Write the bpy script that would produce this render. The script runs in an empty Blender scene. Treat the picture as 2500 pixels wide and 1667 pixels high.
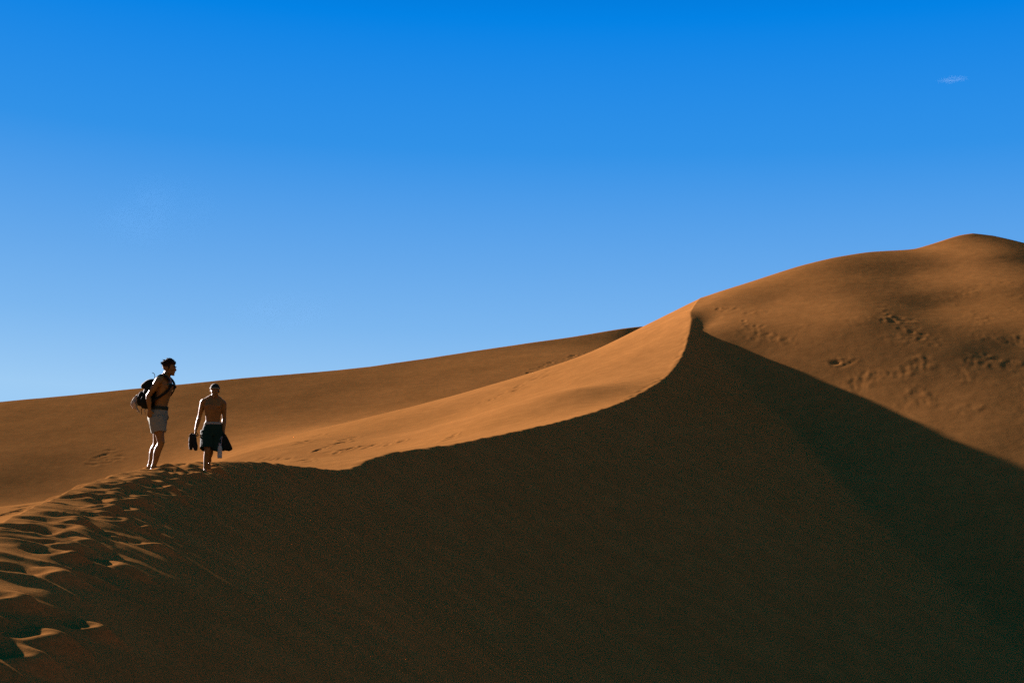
import bpy, bmesh, math, random
import numpy as np
from mathutils import Vector, Matrix

random.seed(7)
S = bpy.context.scene
C = S.collection

# ------------------------------------------------------------------ camera
LENS, SENSOR = 50.0, 36.0
F_PX = LENS / SENSOR * 2500.0           # focal length in photograph pixels
PITCH = math.radians(6.84)
cam_data = bpy.data.cameras.new('camera')
cam_data.lens = LENS; cam_data.sensor_width = SENSOR
cam_data.clip_start = 0.1; cam_data.clip_end = 30000
cam = bpy.data.objects.new('camera', cam_data)
C.objects.link(cam)
cam.location = (0, 0, 0)
cam.rotation_euler = (math.pi / 2 + PITCH, 0, 0)
S.camera = cam


def at(u, v, y):
    """world point at forward distance y seen along photograph pixel (u, v)"""
    xc = (u - 1250.0) / F_PX
    yc = (833.5 - v) / F_PX
    d = (xc, math.cos(PITCH) - yc * math.sin(PITCH), math.sin(PITCH) + yc * math.cos(PITCH))
    k = y / d[1]
    return (d[0] * k, y, d[2] * k)


# ------------------------------------------------------------------ numeric helpers
def smoothstep(a, b, x):
    t = np.clip((x - a) / (b - a), 0, 1)
    return t * t * (3 - 2 * t)


def smin(a, b, k):
    h = np.clip(0.5 + 0.5 * (b - a) / k, 0, 1)
    return b * (1 - h) + a * h - k * h * (1 - h)


def smax(a, b, k):
    return -smin(-a, -b, k)


def hash2(ix, iy, seed):
    n = (ix.astype(np.int64) * 374761393 + iy.astype(np.int64) * 668265263 + seed * 974634777) & 0x7fffffff
    n = ((n ^ (n >> 13)) * 1274126177) & 0x7fffffff
    n = n ^ (n >> 16)
    return (n & 0xffff) / 65535.0


def noise2(x, y, seed=0):
    ix = np.floor(x); iy = np.floor(y)
    fx = x - ix; fy = y - iy
    ux = fx * fx * fx * (fx * (fx * 6 - 15) + 10); uy = fy * fy * fy * (fy * (fy * 6 - 15) + 10)

    def g(dx, dy):
        a = hash2(ix + dx, iy + dy, seed) * 2 * math.pi
        return np.cos(a) * (fx - dx) + np.sin(a) * (fy - dy)
    a = g(0, 0); b = g(1, 0); c = g(0, 1); d = g(1, 1)
    return (a + (b - a) * ux) * (1 - uy) + (c + (d - c) * ux) * uy


class TPS:
    """smooth surface through scattered points"""
    def __init__(self, pts, lam=0.0):
        p = np.array(pts, float)
        self.c = p[:, :2] / 50.0
        n = len(p)
        r2 = ((self.c[:, None] - self.c[None]) ** 2).sum(-1)
        K = np.where(r2 > 0, 0.5 * r2 * np.log(np.maximum(r2, 1e-20)), 0) + lam * np.eye(n)
        P = np.hstack([np.ones((n, 1)), self.c])
        A = np.vstack([np.hstack([K, P]), np.hstack([P.T, np.zeros((3, 3))])])
        self.w = np.linalg.solve(A, np.concatenate([p[:, 2], np.zeros(3)]))

    def __call__(self, x, y):
        X = x / 50.0; Y = y / 50.0
        z = self.w[-3] + self.w[-2] * X + self.w[-1] * Y
        for (cx, cy), w in zip(self.c, self.w[:-3]):
            r2 = (X - cx) ** 2 + (Y - cy) ** 2
            z = z + w * 0.5 * r2 * np.log(np.maximum(r2, 1e-20))
        return z


def hermite(ys, vs, q):
    """cubic through (ys, vs) evaluated at q (monotone limited)"""
    ys = np.array(ys, float); vs = np.array(vs, float)
    h = np.diff(ys); d = np.diff(vs) / h
    m = np.empty_like(vs); m[0] = d[0]; m[-1] = d[-1]
    m[1:-1] = (d[:-1] * h[1:] + d[1:] * h[:-1]) / (h[:-1] + h[1:])
    i = np.clip(np.searchsorted(ys, q) - 1, 0, len(ys) - 2)
    t = np.clip((q - ys[i]) / h[i], 0, 1)
    t2 = t * t; t3 = t2 * t
    return ((2 * t3 - 3 * t2 + 1) * vs[i] + (t3 - 2 * t2 + t) * h[i] * m[i]
            + (-2 * t3 + 3 * t2) * vs[i + 1] + (t3 - t2) * h[i] * m[i + 1])


# ------------------------------------------------------------------ the crest of the near dune
crest_near = [(14, -45, -6.0), (6, -28, -4.4), (1.6, -14, -3.0), (-0.6, -6, -2.2), (-1.6, -1.5, -1.75), (-2.35, 3, -1.2), (-3.3, 7.5, -0.62)]
crest_px = [(0, 1277, 12.5), (90, 1234, 15), (181, 1194, 17.5), (271, 1161, 20), (352, 1143, 22.5), (440, 1131, 26.3),
            (540, 1127, 30.6), (640, 1129, 34), (740, 1139, 36.9), (820, 1146, 39.0), (862, 1140, 40.6), (905, 1120, 42.3),
            (950, 1106, 44.2), (1000, 1098, 46), (1100, 1085, 49.2), (1223, 1060, 53.5), (1351, 1032, 59), (1446, 1006, 64), (1539, 971, 70),
            (1580, 949, 73.2), (1622, 921, 77.4), (1654, 886, 82), (1674, 841, 87), (1684, 802, 91), (1687, 779, 93.5), (1685, 764, 95.5),
            (1692, 750, 98), (1712, 727, 102)]
crest_pts = crest_near + [at(*p) for p in crest_px]
crest_end = crest_pts[-1]
crest_ext = crest_pts + [(16.5, 112, 13.5), (20, 130, 10), (24, 160, 6), (26, 200, 2)]
_cy = [p[1] for p in crest_ext]
T_LO, T_HI = -44.0, 195.0
T_TAB = np.linspace(T_LO, T_HI, 4800)
CX_TAB = hermite(_cy, [p[0] for p in crest_ext], T_TAB)
CZ_TAB = hermite(_cy, [p[2] for p in crest_ext], T_TAB)


def _blur(a, n):
    k = np.hanning(2 * n + 1); k /= k.sum()
    return np.convolve(np.pad(a, n, mode='edge'), k, mode='valid')


CX_TAB = _blur(CX_TAB, 18); CZ_TAB = _blur(CZ_TAB, 12)
DX_TAB = _blur(np.gradient(CX_TAB, T_TAB), 10)


def crest_dist(x, y):
    """signed distance to the crest line (positive on the lee side, right) and the crest parameter"""
    t = np.clip(y, T_LO, T_HI)
    for _ in range(9):
        cx = np.interp(t, T_TAB, CX_TAB); dx = np.interp(t, T_TAB, DX_TAB)
        t = np.clip(t + 0.75 * ((x - cx) * dx + (y - t)) / (1 + dx * dx), T_LO, T_HI)
    cx = np.interp(t, T_TAB, CX_TAB)
    d = np.hypot(x - cx, y - t)
    return np.where(x > np.interp(np.clip(y, T_LO, T_HI), T_TAB, CX_TAB), d, -d), t


def lee(sd, t):
    """the slip face falling away from the crest, its brink rounded where it is trodden"""
    cz = np.interp(t, T_TAB, CZ_TAB)
    a = np.interp(t, [0, 5, 7.5, 10, 13, 20, 26, 31, 36, 60, 90, 98], [0.4, 0.4, 0.7, 1.3, 1.6, 1.4, 0.9, 0.3, 0.14, 0.12, 0.15, 0.3])
    k = np.interp(t, [0, 8, 11, 16, 22, 30, 45, 60, 80, 88, 91.5, 94, 97], [0.70, 0.69, 0.66, 0.67, 0.68, 0.66, 0.6, 0.52, 0.5, 0.46, 0.32, 0.12, 0.03])
    s = np.maximum(sd, 0)
    return cz - k * (np.sqrt(s * s + a * a) - a)


# ------------------------------------------------------------------ skylines
far_sky = [(-700, 1075, 148), (-300, 1012, 150), (0, 979, 152), (300, 950, 155), (520, 928, 158), (900, 893, 166),
           (1240, 843, 176), (1450, 812, 182), (1580, 794, 186)]
far_ridge = [at(*p) for p in far_sky] + [(24, 184, 22), (45, 190, 18), (85, 195, 12)]
right_sky = [(1712, 727, 102), (1800, 697, 103.5), (1880, 670, 105), (1960, 645, 106.5), (2040, 626, 108), (2120, 614, 109.5),
             (2185, 610, 110.7), (2230, 606, 111.5), (2290, 588, 112.5), (2340, 572, 113.5), (2372, 567, 114), (2420, 573, 113.5),
             (2500, 592, 110.5), (2620, 628, 105.5), (2900, 720, 95), (3300, 860, 83)]
right_ridge = [at(*p) for p in right_sky]
spur = [at(1640, 764, 103.5), at(1580, 796, 105)]

W_pts = list(crest_pts[1:])
W_pts += far_ridge[:10]
W_pts += spur
W_pts += [(p[0] - 2.2, p[1] - 0.3, p[2] - 1.15) for p in crest_pts[6:12]] + [(p[0] - 5, p[1], p[2] - 2.0) for p in crest_pts[6:12:2]]
W_pts += right_ridge[2:12:3]
W_pts += [(-16, 10, -3.2), (-26, 30, -2.6), (-20, 45, -1.2), (-34, 60, -1.3), (-14, 70, 0.4), (-24, 85, 0.2), (-40, 95, 0.0),
          (-60, 60, -2.0), (-62, 100, -0.3), (-14, -10, -4.2), (-45, 10, -4), (-70, 30, -4), (-20, -40, -6), (-60, -30, -5), (-95, 60, -3),
          (-95, 110, 0)]
W_px = [(0, 1240, 112), (150, 1222, 114), (270, 1185, 117), (560, 1114, 85), (400, 1090, 128), (760, 1100, 80), (760, 1052, 122),
        (700, 1133, 45), (600, 1127, 52), (800, 1122, 53), (900, 1108, 57), (1000, 1078, 74), (1000, 1052, 84), (1100, 1010, 91), (1250, 932, 97), (1350, 893, 100), (1450, 857, 103),
        (1530, 870, 90), (1400, 950, 75), (1600, 820, 94)]
# the far face: feet of straight slopes below its crest
for q_, p in enumerate(far_ridge[3:10]):
    W_pts += [(p[0] - 1.0, p[1] - 32, p[2] - (9.8, 9.7, 8.8, 9.0, 9.6, 9.8, 9.8)[q_]), (p[0] - 2.0, p[1] - 56, p[2] - (13.7, 14.2, 11.6, 11.6, 13.0, 15.0, 15.4)[q_])]
W_pts += [at(*p) for p in W_px]
W = TPS(W_pts, 2e-4)


CREST_FIT = _blur((CZ_TAB - W(CX_TAB, T_TAB)) * smoothstep(-12, 0, T_TAB) * smoothstep(106, 100, T_TAB), 10)


def ray_hit(u, v, fn, y0, y1):
    ys = np.linspace(y0, y1, 1500)
    p = at(u, v, 1.0)
    zz = fn(p[0] * ys, ys)
    below = p[2] * ys < zz
    i = int(np.argmax(below)) if below.any() else len(ys) - 1
    return (p[0] * ys[i], ys[i], p[2] * ys[i])


def lee_xy(x, y):
    sd, t = crest_dist(x, y)
    return np.where(sd > 0, lee(sd, t), -1e3)


valley_px = [(1708, 812), (1760, 880), (1830, 950), (1920, 1040), (2020, 1150), (2130, 1270), (2280, 1400), (2500, 1590)]
valley = [ray_hit(u, v, lee_xy, 25, 99.5) for u, v in valley_px]
V_pts = valley + right_ridge + spur + [crest_end, at(1695, 755, 97), at(1700, 785, 94)]
V_pts += [(24, 35, -8.5), (20, 15, -9.5), (34, 10, -10), (40, 40, -6.5), (60, 45, -5), (30, -20, -11), (60, -10, -10), (90, 50, -5),
          (16, 0, -9.5), (14, 25, -8.5), (90, 0, -9), (16, -40, -11)]
for j, depths in ((2, (9,)), (4, (10, 20)), (6, (10, 20, 29)), (8, (10, 20, 31)), (10, (10, 20, 31)), (12, (10, 20, 31)), (13, (10, 20, 30))):
    for dd in depths:
        q_ = right_ridge[j]
        k_ = 0.15 if j < 8 else 0.17
        V_pts.append((q_[0] - k_ * dd, q_[1] - dd, q_[2] - (k_ * 0.16 + (0.336 if j < 8 else 0.337) + 0.0009 * dd) * dd))
V = TPS(V_pts, 1e-4)


def base_height(x, y):
    x = np.asarray(x, float); y = np.asarray(y, float)
    sd, t = crest_dist(x, y)
    # windward side: floor behind the crest and the long far dune
    fr = sorted(far_ridge); fx = [p[0] for p in fr]; fz = [p[2] for p in fr]
    b1 = np.interp(x, fx, fz) - 0.38 * (y - np.interp(x, fx, [p[1] for p in fr]))
    fit = np.interp(t, T_TAB, CREST_FIT) * np.exp(-(sd / 3.5) ** 2)      # meet the crest line exactly
    w = smin(W(x, y) + fit, b1, 0.5)
    # right dune
    rx = [p[0] for p in right_ridge]
    b2 = np.interp(x, rx, _blur(np.array([p[2] for p in right_ridge]), 0 + 1) * 0 + np.array([p[2] for p in right_ridge])) \
        - 0.42 * (y - np.interp(x, rx, [p[1] for p in right_ridge]))
    v = smin(V(x, y), b2, 0.4)
    s = smax(lee(sd, t), v, 0.25)
    right = np.where(y < 102, s, v)
    z = np.where(sd < 0, w, right)
    # past the end of the crest the two sides flow into each other
    m = smoothstep(-3.5, 3.5, sd) * smoothstep(99, 103, y)
    mix = w * (1 - smoothstep(-3.5, 3.5, sd)) + v * smoothstep(-3.5, 3.5, sd)
    e = smoothstep(100, 104, y)
    z = z * (1 - e) + mix * e
    # open desert around
    r = np.hypot(x, y - 50)
    out = np.maximum(smoothstep(105, 150, np.abs(x)), np.maximum(smoothstep(205, 250, y), smoothstep(-25, -45, y)))
    flat = -6.0 + 2.5 * noise2(x / 90, y / 90, 5) + 1.0 * noise2(x / 31, y / 31, 6)
    z = np.maximum(z, -12)
    z = z * (1 - out) + flat * out
    return z, sd, t

NA, NR = 1300, 1700
EXPOSURE = 3.58
SAND_A = (0.169, 0.0730, 0.0210)
SAND_B = (0.143, 0.0605, 0.0155)

SKY_OUT = 0.05 * 2 ** EXPOSURE
# position = height above the horizon (0 = horizon, 1 = zenith), shifted by the physical sky's own tint
SKY_RAMP = [(0.0, (0.34, 0.60, 0.90)), (0.085, (0.200, 0.470, 0.86)), (0.145, (0.132, 0.395, 0.83)), (0.24, (0.032, 0.288, 0.80)), (0.335, (0.001, 0.225, 0.78)),
            (0.37, (0.0, 0.175, 0.66)), (0.45, (0.0, 0.175, 0.52)), (0.7, (0.0, 0.24, 0.40))]


# ------------------------------------------------------------------ materials
def new_mat(name):
    m = bpy.data.materials.new(name); m.use_nodes = True
    nt = m.node_tree
    return m, nt, nt.nodes['Principled BSDF']


def fabric(name, col, rough=0.9, scale=60, var=0.25, bump=0.3):
    m, nt, b = new_mat(name)
    tc = nt.nodes.new('ShaderNodeTexCoord')
    n = nt.nodes.new('ShaderNodeTexNoise'); n.inputs['Scale'].default_value = scale; n.inputs['Detail'].default_value = 5
    r = nt.nodes.new('ShaderNodeValToRGB')
    r.color_ramp.elements[0].position = 0.3; r.color_ramp.elements[1].position = 0.7
    r.color_ramp.elements[0].color = [c * (1 - var) for c in col] + [1]
    r.color_ramp.elements[1].color = [min(1, c * (1 + var)) for c in col] + [1]
    bp = nt.nodes.new('ShaderNodeBump'); bp.inputs['Strength'].default_value = bump; bp.inputs['Distance'].default_value = 0.01
    nt.links.new(tc.outputs['Object'], n.inputs['Vector'])
    nt.links.new(n.outputs['Fac'], r.inputs['Fac'])
    nt.links.new(r.outputs['Color'], b.inputs['Base Color'])
    nt.links.new(n.outputs['Fac'], bp.inputs['Height']); nt.links.new(bp.outputs['Normal'], b.inputs['Normal'])
    b.inputs['Roughness'].default_value = rough
    b.inputs['Specular IOR Level'].default_value = 0.06
    return m


def sand_material():
    m, nt, b = new_mat('sand')
    L = nt.links.new
    g = nt.nodes.new('ShaderNodeNewGeometry')

    def noise(scale, detail=4, rough=0.55):
        n = nt.nodes.new('ShaderNodeTexNoise'); n.inputs['Scale'].default_value = scale
        n.inputs['Detail'].default_value = detail; n.inputs['Roughness'].default_value = rough
        L(g.outputs['Position'], n.inputs['Vector']); return n
    big = noise(0.07, 3); mid = noise(1.1, 6, 0.65); fine = noise(26, 5, 0.7)

    def mixc(fac, c1, c2, blend='MIX'):
        x = nt.nodes.new('ShaderNodeMix'); x.data_type = 'RGBA'; x.blend_type = blend
        for i, c in ((6, c1), (7, c2)):
            if isinstance(c, tuple): x.inputs[i].default_value = c + (1,)
            else: L(c, x.inputs[i])
        if isinstance(fac, float): x.inputs[0].default_value = fac
        else: L(fac, x.inputs[0])
        return x.outputs[2]
    c = mixc(big.outputs['Fac'], SAND_A, SAND_B)
    # patches of darker, heavier grains
    rmp = nt.nodes.new('ShaderNodeMapRange'); rmp.inputs[1].default_value = 0.42; rmp.inputs[2].default_value = 0.72
    rmp.inputs[3].default_value = 0.90; rmp.inputs[4].default_value = 1.10
    L(mid.outputs['Fac'], rmp.inputs[0])
    rm2 = nt.nodes.new('ShaderNodeMapRange'); rm2.inputs[1].default_value = 0.3; rm2.inputs[2].default_value = 0.7
    rm2.inputs[3].default_value = 0.82; rm2.inputs[4].default_value = 1.18
    L(fine.outputs['Fac'], rm2.inputs[0])
    mu = nt.nodes.new('ShaderNodeMath'); mu.operation = 'MULTIPLY'
    L(rmp.outputs[0], mu.inputs[0]); L(rm2.outputs[0], mu.inputs[1])
    vm = nt.nodes.new('ShaderNodeVectorMath'); vm.operation = 'SCALE'
    L(c, vm.inputs[0]); L(mu.outputs[0], vm.inputs['Scale'])
    L(vm.outputs[0], b.inputs['Base Color'])
    b.inputs['Roughness'].default_value = 1.0
    b.inputs['Specular IOR Level'].default_value = 0.0
    b.inputs['Diffuse Roughness'].default_value = 0.6
    ad = nt.nodes.new('ShaderNodeMath'); ad.operation = 'MULTIPLY_ADD'; ad.inputs[1].default_value = 0.35
    L(fine.outputs['Fac'], ad.inputs[0]); L(mid.outputs['Fac'], ad.inputs[2])
    bp = nt.nodes.new('ShaderNodeBump'); bp.inputs['Strength'].default_value = 0.35; bp.inputs['Distance'].default_value = 0.03
    L(ad.outputs[0], bp.inputs['Height']); L(bp.outputs['Normal'], b.inputs['Normal'])
    return m


M_SAND = sand_material()


# ------------------------------------------------------------------ sun and sky
SUN_AZ = math.radians(-45.0)     # from straight ahead (+Y) towards the right; negative = left
SUN_EL = math.radians(18.0)
sun_dir = Vector((math.sin(SUN_AZ) * math.cos(SUN_EL), math.cos(SUN_AZ) * math.cos(SUN_EL), math.sin(SUN_EL)))
sl = bpy.data.lights.new('sun', 'SUN'); sl.energy = 5.0; sl.angle = math.radians(0.5); sl.color = (1.0, 0.845, 0.82)
so = bpy.data.objects.new('sun', sl); C.objects.link(so)
so.rotation_euler = (-sun_dir).to_track_quat('-Z', 'Y').to_euler()
so.location = sun_dir * 300

wd = bpy.data.worlds.new('World'); S.world = wd; wd.use_nodes = True
nt = wd.node_tree
bg = nt.nodes['Background']
sky = nt.nodes.new('ShaderNodeTexSky'); sky.sky_type = 'NISHITA'; sky.sun_disc = False
sky.sun_elevation = SUN_EL; sky.sun_rotation = SUN_AZ
sky.altitude = 800; sky.air_density = 1.0; sky.dust_density = 0.3; sky.ozone_density = 3.0
# the deep saturated blue of the slide film: the physical sky's tint (red over blue) and brightness, together with
# the height above the horizon, drive the film's colour response for the whole dome
def wmath(op, a, b, c=None):
    n = nt.nodes.new('ShaderNodeMath'); n.operation = op
    for i, v in enumerate((a, b, c)):
        if v is None: continue
        if isinstance(v, (int, float)): n.inputs[i].default_value = v
        else: nt.links.new(v, n.inputs[i])
    return n.outputs[0]


sep = nt.nodes.new('ShaderNodeSeparateColor'); nt.links.new(sky.outputs['Color'], sep.inputs['Color'])
tcw = nt.nodes.new('ShaderNodeTexCoord'); sx = nt.nodes.new('ShaderNodeSeparateXYZ'); nt.links.new(tcw.outputs['Generated'], sx.inputs[0])
tint = wmath('DIVIDE', sep.outputs['Red'], sep.outputs['Blue'])
h1 = wmath('MULTIPLY_ADD', wmath('SUBTRACT', wmath('MINIMUM', tint, 1.0), 0.315), -0.16, sx.outputs['Z'])
h2 = wmath('MULTIPLY_ADD', wmath('SUBTRACT', wmath('MINIMUM', sep.outputs['Green'], 9.0), 2.8), -0.006, h1)
rp = nt.nodes.new('ShaderNodeValToRGB'); rp.color_ramp.interpolation = 'LINEAR'
els = rp.color_ramp.elements
while len(els) < len(SKY_RAMP): els.new(0.5)
for e, (p, c) in zip(els, SKY_RAMP):
    e.position = p; e.color = c + (1,)
nt.links.new(h2, rp.inputs['Fac'])
sc_ = nt.nodes.new('ShaderNodeVectorMath'); sc_.operation = 'SCALE'; sc_.inputs['Scale'].default_value = 1 / SKY_OUT
nt.links.new(rp.outputs['Color'], sc_.inputs[0])
nt.links.new(sc_.outputs[0], bg.inputs['Color'])
bg.inputs['Strength'].default_value = 0.05

S.view_settings.view_transform = 'Standard'
S.view_settings.look = 'None'
S.view_settings.gamma = 1.0
S.view_settings.exposure = EXPOSURE
S.render.engine = 'CYCLES'
S.cycles.max_bounces = 6
S.cycles.volume_bounces = 1
S.cycles.use_denoising = False
S.cycles.sample_clamp_indirect = 2.0


def full_height(x, y, detail=True):
    z, sd, t = base_height(x, y)
    if not detail:
        return z
    # broad wind-shaped unevenness, weaker close to the brink
    z = z + 0.10 * noise2(x / 9.0, y / 9.0, 11) * smoothstep(0, 6, np.abs(sd)) * smoothstep(10, 30, y)
    # avalanche tongues and streaks running down the slip face
    l = smoothstep(0.3, 4, sd) * smoothstep(110, 90, y) * smoothstep(0.5, 0.1, z - lee(sd, t))
    z = z + l * (0.03 * noise2(t / 0.9, sd / 9.0, 21) + 0.014 * noise2(t / 0.33, sd / 5.0, 22)) * smoothstep(0.5, 3.5, sd)
    z = z + 0.004 * noise2(x / 0.55, y / 0.55, 31) + 0.025 * noise2(x / 3.1, y / 3.1, 32) * smoothstep(0.2, 3, np.abs(sd)) * smoothstep(12, 35, y)
    # churned sand along the walked brink
    zone = smoothstep(-0.5, 0.1, sd) * smoothstep(1.9, 0.9, sd) * smoothstep(33, 26, t) * smoothstep(6, 10, t)
    z = z + zone * (0.018 * noise2(x / 0.8, y / 0.8, 41) + 0.012 * noise2(x / 0.27, y / 0.27, 42))
    # walls of sand left standing between the deep steps, running across the brink and tapering downhill
    near = (np.abs(sd) < 2.5) & (t > 2) & (t < 31)
    if near.any():
        s_, t_ = sd[near], t[near]
        wave = 2 * math.pi * (t_ / 0.74 + 0.50 * noise2(t_ / 1.3, s_ / 0.8, 43) + 0.16 * noise2(t_ / 0.5, s_ / 0.35, 45) + 0.10 * s_)
        r = (1 - np.abs(np.sin(wave / 2))) ** 1.25
        mod = 0.30 + 0.70 * smoothstep(-0.28, 0.25, noise2(t_ / 0.75, s_ / 0.6, 44))
        reach = np.interp(t_, [4, 9, 13, 18, 25], [0.95, 1.15, 1.45, 1.2, 0.7])
        env = smoothstep(-0.10, 0.30, s_) * smoothstep(1.0, 0.45, s_ / reach + 0.35 * noise2(t_ / 0.6, s_ / 1.5, 46)) * smoothstep(31, 24, t_) * smoothstep(3, 4.5, t_)
        amp = np.interp(t_, [5, 12, 18, 26], [0.07, 0.07, 0.06, 0.03])
        z = z.copy(); z[near] += env * mod * amp * (r - 0.40)
    # small nicks and slumps along the sharp brink
    z = z + np.exp(-(sd / 0.35) ** 2) * smoothstep(26, 34, t) * smoothstep(98, 88, t) * (0.05 * noise2(t / 0.9, sd / 0.5, 63) + 0.02 * noise2(t / 0.3, sd / 0.3, 64))
    # scuffed, crusted patches on the right dune
    far = (sd > 0) & (y > 60)
    if far.any():
        xs, ys = x[far], y[far]
        m = np.zeros_like(xs)
        for (ax, ay), (bx, by), wdt, amp in rough_patches():
            ll = (bx - ax) ** 2 + (by - ay) ** 2
            f = np.clip(((xs - ax) * (bx - ax) + (ys - ay) * (by - ay)) / ll, 0, 1)
            dd = np.hypot(xs - ax - f * (bx - ax), ys - ay - f * (by - ay))
            m = np.maximum(m, amp * np.exp(-(dd / wdt) ** 2))
        m = 0.42 * m * smoothstep(-0.05, 0.3, noise2(xs / 2.7, ys / 2.7, 51))
        n1 = noise2(xs / 0.6, ys / 0.6, 52); n2 = noise2(xs / 0.3, ys / 0.3, 53)
        z = z.copy(); z[far] += m * (np.maximum(n1, -0.1) * 1.2 + 0.5 * n2)
    return z


_RP = []


def rough_patches():
    if not _RP:
        for (u0, v0), (u1, v1), w, amp in ROUGH:
            a = ray_hit(u0, v0, lambda x, y: base_height(x, y)[0], 60, 140)
            b = ray_hit(u1, v1, lambda x, y: base_height(x, y)[0], 60, 140)
            _RP.append((a[:2], b[:2], w, amp))
    return _RP


ROUGH = [((1755, 755), (1800, 752), 0.8, 0.07), ((1815, 770), (1900, 835), 1.6, 0.08), ((1900, 800), (1960, 800), 0.8, 0.06),
         ((1925, 870), (1965, 888), 0.9, 0.09), ((2030, 882), (2060, 888), 0.8, 0.14), ((2120, 755), (2300, 835), 2.2, 0.09),
         ((2200, 880), (2480, 850), 2.6, 0.08), ((2130, 915), (2480, 960), 2.6, 0.09), ((2400, 700), (2480, 800), 2.2, 0.06)]


def dent(X, Y, Z, idx, px, py, ang, ln, wd, depth, lip=0.45, skew=0.5):
    """press one footprint into the sand and push up its rim (mostly on one end)"""
    ca, sa = math.cos(ang), math.sin(ang)
    dx = X[idx] - px; dy = Y[idx] - py
    R = 2.2 * max(ln, wd)
    m = (np.abs(dx) < R) & (np.abs(dy) < R)
    if not m.any():
        return
    sub = idx[m]
    a = (dx[m] * ca + dy[m] * sa) / ln
    b = (-dx[m] * sa + dy[m] * ca) / wd
    e = np.sqrt(a * a + b * b) + 1e-9
    hole = -depth * (1 - smoothstep(0.35, 1.12, e))
    side = 1 - skew + skew * (a / e)
    rim = depth * lip * np.exp(-((e - 1.28) / 0.30) ** 2) * np.maximum(side, 0.05)
    Z[sub] += hole + rim


def shelf(X, Y, Z, idx, px, py, ang, ln, wd, lift, tilt, roll):
    """a foot sinking into a steep slope leaves a level tread with a raised outer lip"""
    ca, sa = math.cos(ang), math.sin(ang)
    dx = X[idx] - px; dy = Y[idx] - py
    R = 1.8 * max(ln, wd)
    m = (np.abs(dx) < R) & (np.abs(dy) < R)
    if not m.any():
        return
    sub = idx[m]
    a = (dx[m] * ca + dy[m] * sa); b = (-dx[m] * sa + dy[m] * ca)
    e = np.sqrt((a / ln) ** 2 + (b / wd) ** 2) + 0.16 * noise2(X[sub] / 0.16, Y[sub] / 0.16, 61)
    k = int(np.argmin(dx[m] ** 2 + dy[m] ** 2))
    z0 = Z[sub][k]
    level = z0 + lift + tilt * dx[m] + roll * dy[m] - 0.03 * np.exp(-(e / 0.5) ** 2)
    w = 1 - smoothstep(0.45, 1.40, e)
    d = level - Z[sub]
    Z[sub] += w * np.where(d > 0, 0.085 * np.tanh(d / 0.085), 0.075 * np.tanh(d / 0.075))


def build_ground():
    # polar sheet round the camera: fine in front, coarse elsewhere, out to the horizon
    a_in = np.radians(np.linspace(-22.5, 22.5, NA))
    a_l = np.radians(np.concatenate([np.linspace(-180, -40, 70), np.linspace(-39, -22.6, 60)]))
    a_r = -a_l[::-1][:-1]
    ang = np.concatenate([a_l, a_in, a_r])
    rad = np.concatenate([np.geomspace(0.5, 4.0, 40)[:-1], np.geomspace(4.0, 34.0, int(NR * 0.50))[:-1],
                          np.geomspace(34.0, 200.0, int(NR * 0.50))[:-1], np.geomspace(200.0, 9000.0, 50)])
    na, nr = len(ang), len(rad)
    A, R = np.meshgrid(ang, rad)            # rows = radii
    X = (R * np.sin(A)).ravel(); Y = (R * np.cos(A)).ravel()
    Z = np.empty_like(X)
    n = len(X); step = 400000
    for i in range(0, n, step):
        Z[i:i + step] = full_height(X[i:i + step], Y[i:i + step])
    add_prints(X, Y, Z)
    far = smoothstep(200, 800, np.hypot(X, Y))
    Z = Z * (1 - far) - 7.0 * far
    # centre point
    cz = float(full_height(np.array([0.0]), np.array([0.0]))[0])
    co = np.empty((n + 1, 3)); co[:n, 0] = X; co[:n, 1] = Y; co[:n, 2] = Z; co[n] = (0, 0, cz)
    i = np.arange(nr - 1)[:, None] * na; j = np.arange(na)[None, :]; j2 = (j + 1) % na
    q = np.stack([i + j, i + na + j, i + na + j2, i + j2], -1).reshape(-1, 4)   # wound so the normals point up
    q = q[:, ::-1]
    tri = np.stack([np.full(na, n), (np.arange(na) + 1) % na, np.arange(na)], -1)
    loops = np.concatenate([q.ravel(), tri.ravel()]).astype(np.int32)
    starts = np.concatenate([np.arange(len(q)) * 4, len(q) * 4 + np.arange(na) * 3]).astype(np.int32)
    me = bpy.data.meshes.new('sand_dunes')
    me.vertices.add(n + 1); me.vertices.foreach_set('co', co.ravel().astype(np.float32))
    me.loops.add(len(loops)); me.loops.foreach_set('vertex_index', loops)
    me.polygons.add(len(starts)); me.polygons.foreach_set('loop_start', starts)
    me.polygons.foreach_set('use_smooth', np.ones(len(starts), bool))
    me.update(calc_edges=True)
    me.validate()
    o = bpy.data.objects.new('sand_dunes', me); C.objects.link(o)
    o['kind'] = 'structure'
    me.materials.append(M_SAND)
    return o


FEET = []


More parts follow.
